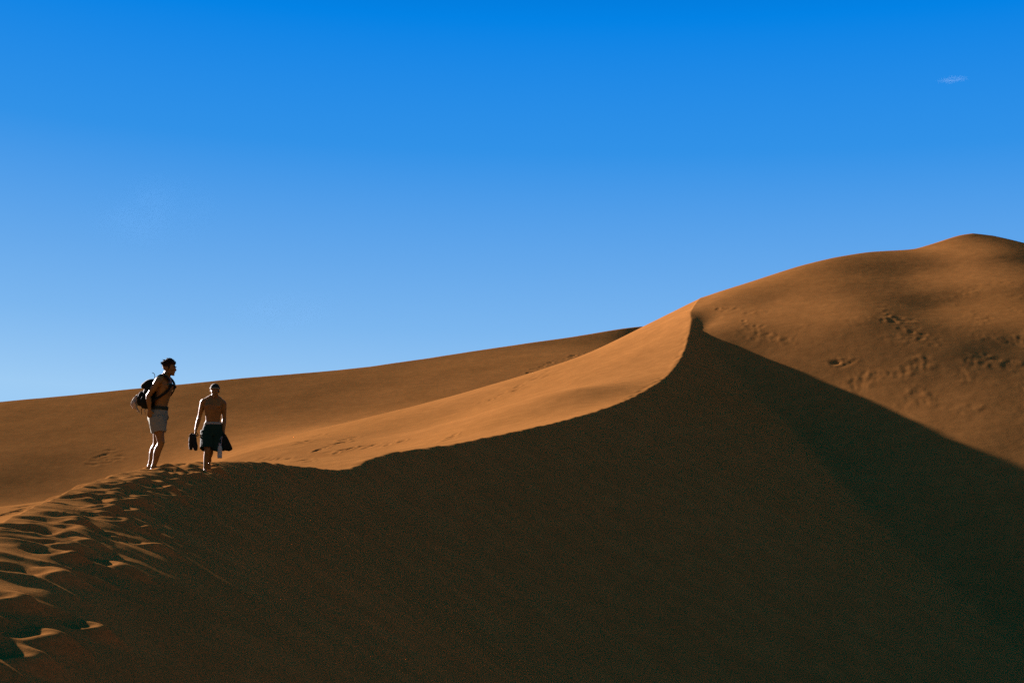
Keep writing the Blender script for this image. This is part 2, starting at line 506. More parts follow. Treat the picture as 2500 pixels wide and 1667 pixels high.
def add_prints(X, Y, Z):
    rng = random.Random(3)
    near = np.nonzero((Y > 1) & (Y < 37) & (X > -12) & (X < 4))[0]
    sd, t = crest_dist(X[near], Y[near])
    near = near[(sd > -3) & (sd < 4)]

    def on_crest(tt, s):
        cx = np.interp(tt, T_TAB, CX_TAB); dx = np.interp(tt, T_TAB, DX_TAB)
        nl = math.hypot(1, dx)
        return float(cx + s / nl), float(tt - s * dx / nl), math.atan2(-dx, 1)
    # two-way trampled path: feet sink and slide down the lee side, so the holes are long across the crest
    tt = 2.0
    while tt < 27.5:
        for lane, spread, p in ((0.1, 0.12, 0.5), (0.45, 0.18, 0.9), (0.8, 0.2, 0.85), (1.1, 0.1, 0.12)):
            if rng.random() > p:
                continue
            if (lane > 1.2 and tt > 16) or (tt < 10.5 and (lane < 0.3 or lane > 1.2 or rng.random() < 0.4)):
                continue
            f = 1.0 if tt < 15 else 0.8 if tt < 20 else 0.6
            s = lane * f + rng.uniform(-spread, spread)
            if s < 0.35 and 9 < tt < 16:
                s += 0.3
            if s > 0.75 and tt < 8.5:
                continue
            px, py, an = on_crest(tt + rng.uniform(-0.3, 0.3), s)
            ln = rng.uniform(0.22, 0.40) * (0.55 + 0.45 * f); wd = rng.uniform(0.13, 0.22) * (0.6 + 0.4 * f)
            dep = rng.uniform(0.05, 0.11) * (1.0 if tt < 18 else 0.45)
            shelf(X, Y, Z, near, px, py, an + rng.uniform(-0.3, 0.6), ln, wd, rng.uniform(-0.02, 0.04), rng.uniform(-0.05, 0.25), rng.uniform(0.04, 0.30))
        tt += rng.uniform(0.5, 0.75)
    while tt < 36:
        px, py, an = on_crest(tt, rng.uniform(0.0, 0.5))
        dent(X, Y, Z, near, px, py, an + rng.uniform(-0.5, 0.5), 0.26, 0.15, rng.uniform(0.03, 0.06), lip=0.6)
        tt += rng.uniform(0.35, 0.7)
    for px, py in FEET:
        dent(X, Y, Z, near, px, py, 0.4, 0.24, 0.16, 0.03, lip=1.0, skew=0.1)
    # distant tracks: lines of prints across the sunlit floor and the far dunes
    mid = np.nonzero((Y > 36) & (Y < 170) & (X > -60) & (X < 60))[0]

    def hit(u, v):
        return ray_hit(u, v, lambda x, y: base_height(x, y)[0], 30, 185)

    def track(p0, p1, n, jitter, ln, wd, dep):
        for k in range(n):
            f = (k + rng.uniform(-0.3, 0.3)) / max(1, n - 1)
            u = p0[0] + (p1[0] - p0[0]) * f + rng.uniform(-jitter, jitter)
            v = p0[1] + (p1[1] - p0[1]) * f + rng.uniform(-jitter, jitter) * 0.4
            p = hit(u, v)
            sc = 0.62 if u > 1720 else 0.9
            dent(X, Y, Z, mid, p[0], p[1], rng.uniform(-0.6, 0.9), sc * ln * rng.uniform(0.5, 1.4), sc * wd * rng.uniform(0.6, 1.3), sc * dep * (0.2 if u > 1720 else 0.8) * rng.uniform(0.3, 1.4), lip=0.35, skew=0.2)
    for a in TRACKS:
        track(*a)


TRACKS = [((720, 1082), (780, 1062), 6, 8, 0.5, 0.3, 0.12), ((770, 1100), (860, 1068), 8, 10, 0.5, 0.3, 0.12),
          ((800, 1105), (980, 1078), 12, 10, 0.45, 0.28, 0.09), ((640, 1118), (760, 1128), 10, 8, 0.35, 0.2, 0.06),
          ((225, 1135), (275, 1100), 6, 8, 0.9, 0.3, 0.05), ((250, 1130), (300, 1112), 5, 8, 0.9, 0.3, 0.05),
          ((1285, 912), (1320, 896), 5, 5, 0.55, 0.35, 0.13), ((1330, 890), (1450, 855), 9, 5, 0.5, 0.3, 0.09),
          ((1090, 1075), (1110, 1062), 4, 4, 0.4, 0.25, 0.1), ((1180, 985), (1380, 885), 16, 14, 0.4, 0.3, 0.05),
          ((5, 1262), (60, 1240), 10, 12, 0.6, 0.45, 0.16),
          ((1750, 754), (1790, 757), 4, 4, 0.7, 0.4, 0.3), ((1810, 780), (1900, 830), 10, 14, 0.5, 0.35, 0.16),
          ((2030, 884), (2060, 888), 4, 6, 0.8, 0.5, 0.2), ((2130, 770), (2290, 835), 14, 26, 0.5, 0.4, 0.09)]


# ------------------------------------------------------------------ shape helpers for people and what they carry
def P(x, f, z):
    """figure space: x = sideways (figure's right is negative), f = forward, z = up"""
    return Vector((x, -f, z))


def ring_frame(pts, i):
    a = pts[max(i - 1, 0)]; b = pts[min(i + 1, len(pts) - 1)]
    return (b - a).normalized()


def add_tube(bm, pts, radii, seg=14, cap=True):
    """tapered tube with rounded ends; a radius is a number or (r1, r2, direction of r1)"""
    pts = [Vector(p) for p in pts]
    t0 = ring_frame(pts, 0)
    u = t0.orthogonal().normalized()
    rings = []

    def ring(c, u, v, r1, r2, s=1.0):
        return [bm.verts.new(c + u * (math.cos(k * 2 * math.pi / seg) * r1 * s) + v * (math.sin(k * 2 * math.pi / seg) * r2 * s)) for k in range(seg)]
    for i, p in enumerate(pts):
        t = ring_frame(pts, i)
        r = radii[i] if isinstance(radii, (list, tuple)) else radii
        if isinstance(r, (list, tuple)):
            r1, r2, d = r
            d = Vector(d); uu = (d - t * d.dot(t)).normalized()
            u = uu
        else:
            r1 = r2 = r
            u = (u - t * u.dot(t)).normalized()
        v = t.cross(u)
        if cap and i == 0:
            m = min(r1, r2)
            for h, s in ((0.92, 0.38), (0.60, 0.80)):
                rings.append(ring(p - t * m * h * 0.9, u, v, r1, r2, s))
        rings.append(ring(p, u, v, r1, r2))
        if cap and i == len(pts) - 1:
            m = min(r1, r2)
            for h, s in ((0.60, 0.80), (0.92, 0.38)):
                rings.append(ring(p + t * m * h * 0.9, u, v, r1, r2, s))
    for a, b in zip(rings, rings[1:]):
        for k in range(seg):
            bm.faces.new((a[k], a[(k + 1) % seg], b[(k + 1) % seg], b[k]))
    bm.faces.new(rings[0][::-1]); bm.faces.new(rings[-1])
    return rings


def add_ball(bm, c, r, rot=None, seg=20, rows=14):
    m = Matrix.Translation(Vector(c)) @ (rot.to_4x4() if rot is not None else Matrix.Identity(4)) @ Matrix.Diagonal((*r, 1))
    bmesh.ops.create_uvsphere(bm, u_segments=seg, v_segments=rows, radius=1.0, matrix=m)


def add_loft(bm, secs, seg=28, cap=True, power=2.0):
    """stack of super-ellipse sections: (x, f, z, half width, half depth)"""
    rings = []
    for x, f, z, hw, hd in secs:
        rr = []
        for k in range(seg):
            a = k * 2 * math.pi / seg
            ca, sa = math.cos(a), math.sin(a)
            e = 2.0 / power
            rr.append(bm.verts.new(P(x + hw * math.copysign(abs(ca) ** e, ca), f + hd * math.copysign(abs(sa) ** e, sa), z)))
        rings.append(rr)
    for a, b in zip(rings, rings[1:]):
        for k in range(seg):
            bm.faces.new((a[k], b[k], b[(k + 1) % seg], a[(k + 1) % seg]))
    if cap:
        bm.faces.new(rings[0]); bm.faces.new(rings[-1][::-1])
    return rings


def to_obj(name, bm, mat, parent=None, smooth=True, mods=()):
    bmesh.ops.recalc_face_normals(bm, faces=bm.faces)
    me = bpy.data.meshes.new(name); bm.to_mesh(me); bm.free()
    o = bpy.data.objects.new(name, me); C.objects.link(o)
    if mods:
        for kind, props in mods:
            md = o.modifiers.new(kind.lower(), kind)
            for k, v in props.items():
                setattr(md, k, v)
        dg = bpy.context.evaluated_depsgraph_get(); dg.update()
        new = bpy.data.meshes.new_from_object(o.evaluated_get(dg))
        o.modifiers.clear(); o.data = new; bpy.data.meshes.remove(me); me = new
        me.name = name
    me.materials.clear(); me.materials.append(mat)
    me.polygons.foreach_set('use_smooth', np.full(len(me.polygons), smooth))
    if parent is not None:
        o.parent = parent
    return o


def fuse(voxel, it=4, fac=0.5):
    return [('REMESH', dict(mode='VOXEL', voxel_size=voxel, use_smooth_shade=True)), ('SMOOTH', dict(factor=fac, iterations=it))]


def thing(name, label, cat, loc=(0, 0, 0), rz=0.0, group=None, size=1.0):
    o = bpy.data.objects.new(name, None); C.objects.link(o)
    o.empty_display_size = 0.2
    o.location = loc; o.rotation_euler = (0, 0, rz)
    o['label'] = label; o['category'] = cat
    if group: o['group'] = group
    o.scale = (size,) * 3
    return o


def rumple(o, amp, scale, seed=0):
    """cloth folds: push the vertices along their normals"""
    me = o.data
    n = len(me.vertices)
    co = np.empty(n * 3); me.vertices.foreach_get('co', co); co = co.reshape(-1, 3)
    no = np.array([v.normal[:] for v in me.vertices])
    h = noise2(co[:, 0] * scale + co[:, 2] * scale * 0.35, co[:, 1] * scale - co[:, 2] * scale * 0.3, seed) + 0.5 * noise2(co[:, 0] * scale * 2.1, co[:, 2] * scale * 1.2 + co[:, 1] * scale, seed + 1)
    co += no * (h * amp)[:, None]
    me.vertices.foreach_set('co', co.ravel()); me.update()


def add_hand(bm, wrist, d, n, thumb, curl=0.5, size=1.0, spread=0.1):
    """palm, four unequal bent fingers and a thumb. d: towards the fingers, n: way the palm faces, thumb: side of the thumb"""
    wrist = Vector(wrist); d = Vector(d).normalized(); n = Vector(n); n = (n - d * n.dot(d)).normalized()
    l = Vector(thumb); l = (l - d * l.dot(d) - n * l.dot(n)).normalized()
    s = size
    add_tube(bm, [wrist - d * 0.01 * s, wrist + d * 0.03 * s, wrist + d * 0.065 * s, wrist + d * 0.088 * s],
             [(0.027 * s, 0.020 * s, l), (0.036 * s, 0.0165 * s, l), (0.041 * s, 0.0150 * s, l), (0.038 * s, 0.0125 * s, l)])
    for k, (off, ln, c) in enumerate(((0.030, 0.072, 0.85), (0.010, 0.081, 1.0), (-0.0105, 0.076, 1.05), (-0.029, 0.060, 1.15))):
        p = wrist + (d * 0.085 + l * off) * s
        a = 0.15
        pts = [p - d * 0.012 * s, p]
        dirx = (d + l * off * spread * 20 * 0.1).normalized()
        for seg_, da in ((0.45, curl * c * 0.9), (0.32, curl * c * 1.1), (0.23, curl * c * 0.7)):
            a += da
            v = dirx * math.cos(a) + n * math.sin(a)
            p = p + v * ln * seg_ * s
            pts.append(p)
        add_tube(bm, pts, [0.0095 * s, 0.0098 * s, 0.0090 * s, 0.0082 * s, 0.0070 * s], seg=10)
    p = wrist + (d * 0.022 + l * 0.030 + n * 0.004) * s
    v1 = (d * 0.62 + l * 0.62 + n * 0.35).normalized(); v2 = (d * 0.85 + l * 0.18 + n * (0.3 + 0.5 * curl)).normalized()
    add_tube(bm, [p - v1 * 0.012 * s, p, p + v1 * 0.038 * s, p + v1 * 0.038 * s + v2 * 0.030 * s, p + v1 * 0.038 * s + v2 * 0.052 * s],
             [0.0125 * s, 0.0130 * s, 0.0108 * s, 0.0098 * s, 0.0078 * s], seg=10)


def add_foot(bm, ankle, d, size=1.0):
    """bare foot: heel, arch, ball and five toes, flat on z = ankle.z - 0.075"""
    a = Vector(ankle); d = Vector((d[0], d[1], 0)).normalized(); l = Vector((-d.y, d.x, 0)); up = Vector((0, 0, 1)); s = size
    z0 = a - up * 0.075 * s
    add_tube(bm, [z0 - d * 0.035 * s + up * 0.032 * s, z0 + d * 0.02 * s + up * 0.045 * s, z0 + d * 0.09 * s + up * 0.040 * s, z0 + d * 0.15 * s + up * 0.022 * s, z0 + d * 0.175 * s + up * 0.017 * s],
             [(0.032 * s, 0.032 * s, l), (0.035 * s, 0.042 * s, l), (0.040 * s, 0.034 * s, l), (0.047 * s, 0.020 * s, l), (0.044 * s, 0.015 * s, l)])
    for k, off in enumerate((-0.034, -0.014, 0.003, 0.019, 0.033)):
        r = (0.0135, 0.0095, 0.009, 0.0085, 0.008)[k] * s
        b = z0 + d * (0.172 - 0.006 * k) * s + l * off * s + up * r
        add_tube(bm, [b - d * 0.01 * s, b + d * (0.042 - 0.005 * k) * s], [r, r * 0.9], seg=8)


def add_head(bm, c, pitch=0.0, yaw=0.0, s=1.0):
    """skull, face, jaw, nose, brow, lips and ears round the head centre"""
    R = Matrix.Rotation(yaw, 3, 'Z') @ Matrix.Rotation(pitch, 3, 'X')
    c = Vector(c)

    def q(x, f, z): return c + R @ (P(x, f, z) * s)

    def ball(x, f, z, a, b, h): add_ball(bm, q(x, f, z), (a * s, b * s, h * s), R, 20, 14)
    ball(0, -0.018, 0.030, 0.076, 0.096, 0.088)
    ball(0, 0.030, 0.005, 0.068, 0.066, 0.090)
    ball(0, 0.040, -0.055, 0.056, 0.056, 0.055)
    ball(0, 0.060, -0.085, 0.034, 0.034, 0.026)
    ball(0, 0.084, -0.100, 0.019, 0.015, 0.015)
    ball(0, 0.078, 0.030, 0.050, 0.020, 0.012)
    for sx in (-1, 1):
        ball(sx * 0.044, 0.062, -0.018, 0.022, 0.026, 0.022)
        ball(sx * 0.046, 0.010, -0.070, 0.018, 0.045, 0.024)
        add_ball(bm, q(sx * 0.078, -0.006, -0.006), (0.011 * s, 0.020 * s, 0.033 * s), R @ Matrix.Rotation(0.2, 3, 'X'), 14, 10)
    add_tube(bm, [q(0, 0.088, 0.026), q(0, 0.099, 0.004), q(0, 0.112, -0.022), q(0, 0.106, -0.031)], [0.0085 * s, 0.0095 * s, 0.0125 * s, 0.011 * s], seg=10)
    ball(0, 0.092, -0.053, 0.022, 0.012, 0.0065)
    ball(0, 0.090, -0.066, 0.019, 0.012, 0.007)
    return q, R


def add_arm(bm, sh, el, wr, s=1.0):
    sh, el, wr = Vector(sh), Vector(el), Vector(wr)
    a = lambda p, q_, t: p + (q_ - p) * t
    add_tube(bm, [sh, a(sh, el, 0.25), a(sh, el, 0.5), a(sh, el, 0.8), el, a(el, wr, 0.22), a(el, wr, 0.5), a(el, wr, 0.8), wr],
             [r * s for r in (0.060, 0.055, 0.051, 0.041, 0.039, 0.044, 0.039, 0.029, 0.026)])


def add_leg(bm, hip, kn, an, fwd, s=1.0):
    hip, kn, an = Vector(hip), Vector(kn), Vector(an)
    fwd = Vector(fwd).normalized()
    a = lambda p, q_, t: p + (q_ - p) * t
    add_tube(bm, [hip, a(hip, kn, 0.3), a(hip, kn, 0.6), a(hip, kn, 0.86), kn, a(kn, an, 0.12), a(kn, an, 0.28) - fwd * 0.014, a(kn, an, 0.45) - fwd * 0.012, a(kn, an, 0.7), a(kn, an, 0.9), an],
             [r * s for r in (0.092, 0.088, 0.076, 0.062, 0.059, 0.055, 0.060, 0.057, 0.045, 0.037, 0.039)])
    add_ball(bm, kn + fwd * 0.022, (0.036 * s, 0.036 * s, 0.044 * s))


def leg_hem(bm, top, hem, r0, r1, fwd, seg=24, folds=5, ph=0.0):
    """one open trouser leg with a wavy hem"""
    top, hem = Vector(top), Vector(hem)
    rings = []
    t = (hem - top).normalized(); fw = Vector(fwd); u = (fw - t * fw.dot(t)).normalized(); v = t.cross(u)
    for j in range(9):
        f = j / 8
        c = top + (hem - top) * f
        rr = []
        for k in range(seg):
            a = k * 2 * math.pi / seg
            r = r0 + (r1 - r0) * f
            r *= 1 + 0.045 * f * math.sin(folds * a + ph) + 0.02 * f * math.sin(9 * a + 2 * ph)
            rr.append(bm.verts.new(c + u * math.cos(a) * r * 1.06 + v * math.sin(a) * r + t * 0.008 * f * math.sin(3 * a + ph)))
        rings.append(rr)
    for a, b in zip(rings, rings[1:]):
        for k in range(seg):
            bm.faces.new((a[k], b[k], b[(k + 1) % seg], a[(k + 1) % seg]))
    return rings


def skin_mat(name, col):
    m, nt, b = new_mat(name)
    tc = nt.nodes.new('ShaderNodeTexCoord')
    n = nt.nodes.new('ShaderNodeTexNoise'); n.inputs['Scale'].default_value = 9; n.inputs['Detail'].default_value = 4
    r = nt.nodes.new('ShaderNodeValToRGB')
    r.color_ramp.elements[0].position = 0.35; r.color_ramp.elements[1].position = 0.68
    r.color_ramp.elements[0].color = [c * 0.85 for c in col] + [1]
    r.color_ramp.elements[1].color = [c * 1.12 for c in col] + [1]
    nt.links.new(tc.outputs['Object'], n.inputs['Vector']); nt.links.new(n.outputs['Fac'], r.inputs['Fac'])
    nt.links.new(r.outputs['Color'], b.inputs['Base Color'])
    b.inputs['Roughness'].default_value = 0.5
    b.inputs['Specular IOR Level'].default_value = 0.1
    return m


M_SKIN1 = skin_mat('tanned_skin', (0.082, 0.044, 0.0075))
M_SKIN2 = skin_mat('ruddy_skin', (0.088, 0.044, 0.0075))
M_HAIR = fabric('brown_hair', (0.010, 0.007, 0.004), 0.9, 180, 0.35, 0.4)
M_SHORTS_GREY = fabric('pale_grey_cotton', (0.078, 0.086, 0.056), 0.9, 45, 0.12, 0.25)
M_BAND_DARK = fabric('dark_green_band', (0.009, 0.014, 0.008), 0.85, 90, 0.2, 0.3)
M_SHORTS_GREEN = fabric('dark_teal_cotton', (0.004, 0.013, 0.007), 0.9, 45, 0.2, 0.3)
M_BAND_PALE = fabric('pale_waistband', (0.11, 0.115, 0.085), 0.85, 90, 0.12, 0.2)
M_PACK = fabric('olive_black_nylon', (0.0042, 0.006, 0.0032), 0.95, 70, 0.25, 0.4)
M_PACK2 = fabric('black_webbing', (0.005, 0.0065, 0.0045), 0.95, 140, 0.25, 0.4)
M_TOWEL = fabric('pale_towelling', (0.15, 0.14, 0.10), 0.95, 60, 0.15, 0.5)
M_CAP = fabric('dark_cap_cloth', (0.008, 0.010, 0.008), 0.9, 80, 0.2, 0.3)
M_CAPBAND = fabric('pale_cap_band', (0.075, 0.075, 0.045), 0.85, 80, 0.1, 0.3)
M_SHOE = fabric('black_shoe_cloth', (0.006, 0.007, 0.005), 0.9, 90, 0.25, 0.3)
M_SOLE = fabric('dark_rubber_sole', (0.02, 0.02, 0.016), 0.8, 60, 0.2, 0.2)
M_GARMENT = fabric('black_garment_cloth', (0.0055, 0.0075, 0.005), 0.95, 50, 0.25, 0.4)
M_BOTTLE = fabric('white_bottle_enamel', (0.17, 0.17, 0.125), 0.45, 14, 0.06, 0.05)
M_BOTTLECAP = fabric('grey_bottle_cap', (0.12, 0.12, 0.12), 0.5, 20, 0.1, 0.1)
M_EYE, _nt, _b = new_mat('dark_eye'); _b.inputs['Base Color'].default_value = (0.02, 0.014, 0.01, 1); _b.inputs['Roughness'].default_value = 0.2

gz = lambda x, y: float(full_height(np.array([x]), np.array([y]))[0])


# ------------------------------------------------------------------ the taller person, in profile with a backpack
def build_tall():
    y = 22.7
    x = at(384, 1143, y)[0]
    zg = gz(at(392, 1143, y)[0], y)
    root = thing('person', 'taller shirtless person in pale grey shorts, standing in profile on the sand crest', 'person', (x, y, zg - 0.045), math.radians(90 - 3))

    bm = bmesh.new()
    # torso leaning a little forward
    add_loft(bm, [(0, -0.01, 0.84, 0.135, 0.105), (0, -0.005, 0.92, 0.165, 0.122), (0, 0.012, 1.00, 0.155, 0.108), (0, 0.032, 1.08, 0.142, 0.100),
                  (0, 0.052, 1.18, 0.150, 0.105), (0, 0.075, 1.29, 0.168, 0.116), (0, 0.088, 1.38, 0.176, 0.116), (0, 0.090, 1.45, 0.165, 0.098),
                  (0, 0.094, 1.50, 0.115, 0.078), (0, 0.105, 1.54, 0.070, 0.064)])
    for sx in (-1, 1):
        add_ball(bm, P(sx * 0.075, 0.165, 1.365), (0.075, 0.035, 0.055))            # chest muscle
        add_ball(bm, P(sx * 0.085, -0.005, 1.36), (0.070, 0.040, 0.095))            # shoulder blade
        add_ball(bm, P(sx * 0.080, -0.075, 0.90), (0.082, 0.075, 0.085))            # buttock
        add_tube(bm, [P(sx * 0.04, 0.085, 1.55), P(sx * 0.11, 0.072, 1.505), P(sx * 0.165, 0.06, 1.47)], [0.045, 0.045, 0.05])
        add_ball(bm, P(sx * 0.185, 0.045 if sx > 0 else 0.035, 1.445), (0.058, 0.062, 0.068))
    add_tube(bm, [P(0, 0.085, 1.50), P(0, 0.115, 1.57), P(0, 0.135, 1.63)], [0.066, 0.058, 0.056])
    q, R = add_head(bm, P(0, 0.148, 1.665), pitch=0.10, yaw=-0.10, s=1.02)
    # near (right) arm: elbow back, hand resting at the hip
    add_arm(bm, P(-0.195, 0.03, 1.435), P(-0.245, -0.105, 1.20), P(-0.215, -0.085, 0.985))
    add_hand(bm, P(-0.215, -0.085, 0.98), (0.10, -0.02, -1), (1, 0, 0.1), (0, -1, 0), 0.42)
    # far (left) arm hanging with bent elbow, hand near the thigh
    add_arm(bm, P(0.195, 0.05, 1.435), P(0.235, -0.02, 1.17), P(0.215, 0.055, 0.955))
    add_hand(bm, P(0.215, 0.055, 0.95), (-0.05, 0.25, -1), (-1, 0, 0), (0, -1, 0), 0.5)
    # legs: near one forward with bent knee, far one back and straighter
    add_leg(bm, P(-0.092, 0.0, 0.86), P(-0.098, 0.078, 0.475), P(-0.100, -0.035, 0.085), P(0, 1, 0.1))
    add_leg(bm, P(0.092, -0.02, 0.86), P(0.105, -0.055, 0.475), P(0.118, -0.165, 0.095), P(0, 1, 0.1))
    add_foot(bm, P(-0.100, -0.035, 0.078), (-0.10, -1), 1.02)
    add_foot(bm, P(0.118, -0.165, 0.082), (0.12, -1), 1.02)
    to_obj('body', bm, M_SKIN1, root, mods=fuse(0.0055, 5))
    for sx in (-1, 1):
        bm = bmesh.new(); add_ball(bm, q(sx * 0.033, 0.087, 0.010), (0.013, 0.009, 0.008), R, 12, 8)
        to_obj('eye', bm, M_EYE, root)
        bm = bmesh.new(); add_tube(bm, [q(sx * 0.014, 0.100, 0.030), q(sx * 0.034, 0.099, 0.036), q(sx * 0.054, 0.084, 0.028)], [0.004, 0.0055, 0.003], seg=8)
        to_obj('eyebrow', bm, M_HAIR, root)
    # tousled hair: a cap of locks, longer over the forehead
    bm = bmesh.new()
    add_ball(bm, q(0, -0.026, 0.052), (0.083, 0.100, 0.080), R, 24, 16)
    add_ball(bm, q(0, 0.035, 0.088), (0.066, 0.062, 0.042), R, 20, 12)
    for sx in (-1, 1):
        add_ball(bm, q(sx * 0.066, 0.0, 0.02), (0.018, 0.035, 0.045), R, 14, 10)
    rng = random.Random(11)
    for k in range(210):
        th = rng.uniform(0, 2 * math.pi); el = rng.uniform(-0.15, 1.5)
        n_ = Vector((math.cos(th) * math.cos(el), math.sin(th) * math.cos(el), math.sin(el)))
        fx, ff, fz = n_.x, n_.y, n_.z
        if ff > 0.45 and fz < 0.45:
            continue
        b_ = (0.080 * fx, -0.022 + 0.100 * ff, 0.050 + 0.080 * fz)
        comb = Vector((0.25 * fx + rng.uniform(-.5, .5), 0.55 + rng.uniform(-.5, .5), 0.35 + rng.uniform(-.5, .4)))
        dd = (n_ * 0.8 + comb).normalized() * rng.uniform(0.022, 0.048)
        p0 = q(*b_); p1 = q(b_[0] + dd.x * 0.6, b_[1] + dd.y * 0.6, b_[2] + dd.z * 0.6); p2 = q(b_[0] + dd.x, b_[1] + dd.y, b_[2] + dd.z - 0.006)
        add_tube(bm, [p0, p1, p2], [0.011, 0.0075, 0.002], seg=6, cap=False)
    to_obj('hair', bm, M_HAIR, root)
    # shorts
    bm = bmesh.new()
    add_loft(bm, [(0, 0.010, 1.005, 0.160, 0.114), (0, -0.002, 0.95, 0.176, 0.134), (0, -0.022, 0.89, 0.188, 0.150), (0, -0.020, 0.83, 0.187, 0.140), (0, -0.01, 0.79, 0.17, 0.115)], cap=False)
    leg_hem(bm, P(-0.090, -0.005, 0.88), P(-0.100, 0.045, 0.635), 0.122, 0.106, P(0, 1, 0), ph=0.4)
    leg_hem(bm, P(0.090, -0.025, 0.88), P(0.102, -0.035, 0.650), 0.122, 0.102, P(0, 1, 0), ph=2.0)
    sh = to_obj('shorts', bm, M_SHORTS_GREY, root, mods=[('SUBSURF', dict(levels=1)), ('SOLIDIFY', dict(thickness=0.006, offset=1.0))])
    rumple(sh, 0.012, 14, 71)
    bm = bmesh.new()
    r_ = add_loft(bm, [(0, 0.026, 1.048, 0.157, 0.112), (0, 0.018, 1.022, 0.163, 0.118), (0, 0.010, 0.995, 0.166, 0.121)], cap=False)
    wb = to_obj('waistband', bm, M_BAND_DARK, sh, mods=[('SUBSURF', dict(levels=1)), ('SOLIDIFY', dict(thickness=0.008, offset=1.0))])
    return root, x, y, zg


def strap_mesh(pts, w, th, wide_dirs, seg=10):
    """flat webbing following a path; wide_dirs gives the direction of its width at each point"""
    bm = bmesh.new()
    rings = []
    pts = [Vector(p) for p in pts]
    for i, p in enumerate(pts):
        t = ring_frame(pts, i); u = Vector(wide_dirs[i]); u = (u - t * u.dot(t)).normalized(); v = t.cross(u)
        ww = w[i] if isinstance(w, (list, tuple)) else w
        rings.append([bm.verts.new(p + u * a * ww / 2 + v * b * th / 2) for a, b in ((-1, -0.6), (-0.8, -1), (0.8, -1), (1, -0.6), (1, 0.6), (0.8, 1), (-0.8, 1), (-1, 0.6))])
    for a, b in zip(rings, rings[1:]):
        for k in range(8):
            bm.faces.new((a[k], a[(k + 1) % 8], b[(k + 1) % 8], b[k]))
    bm.faces.new(rings[0][::-1]); bm.faces.new(rings[-1])
    return bm


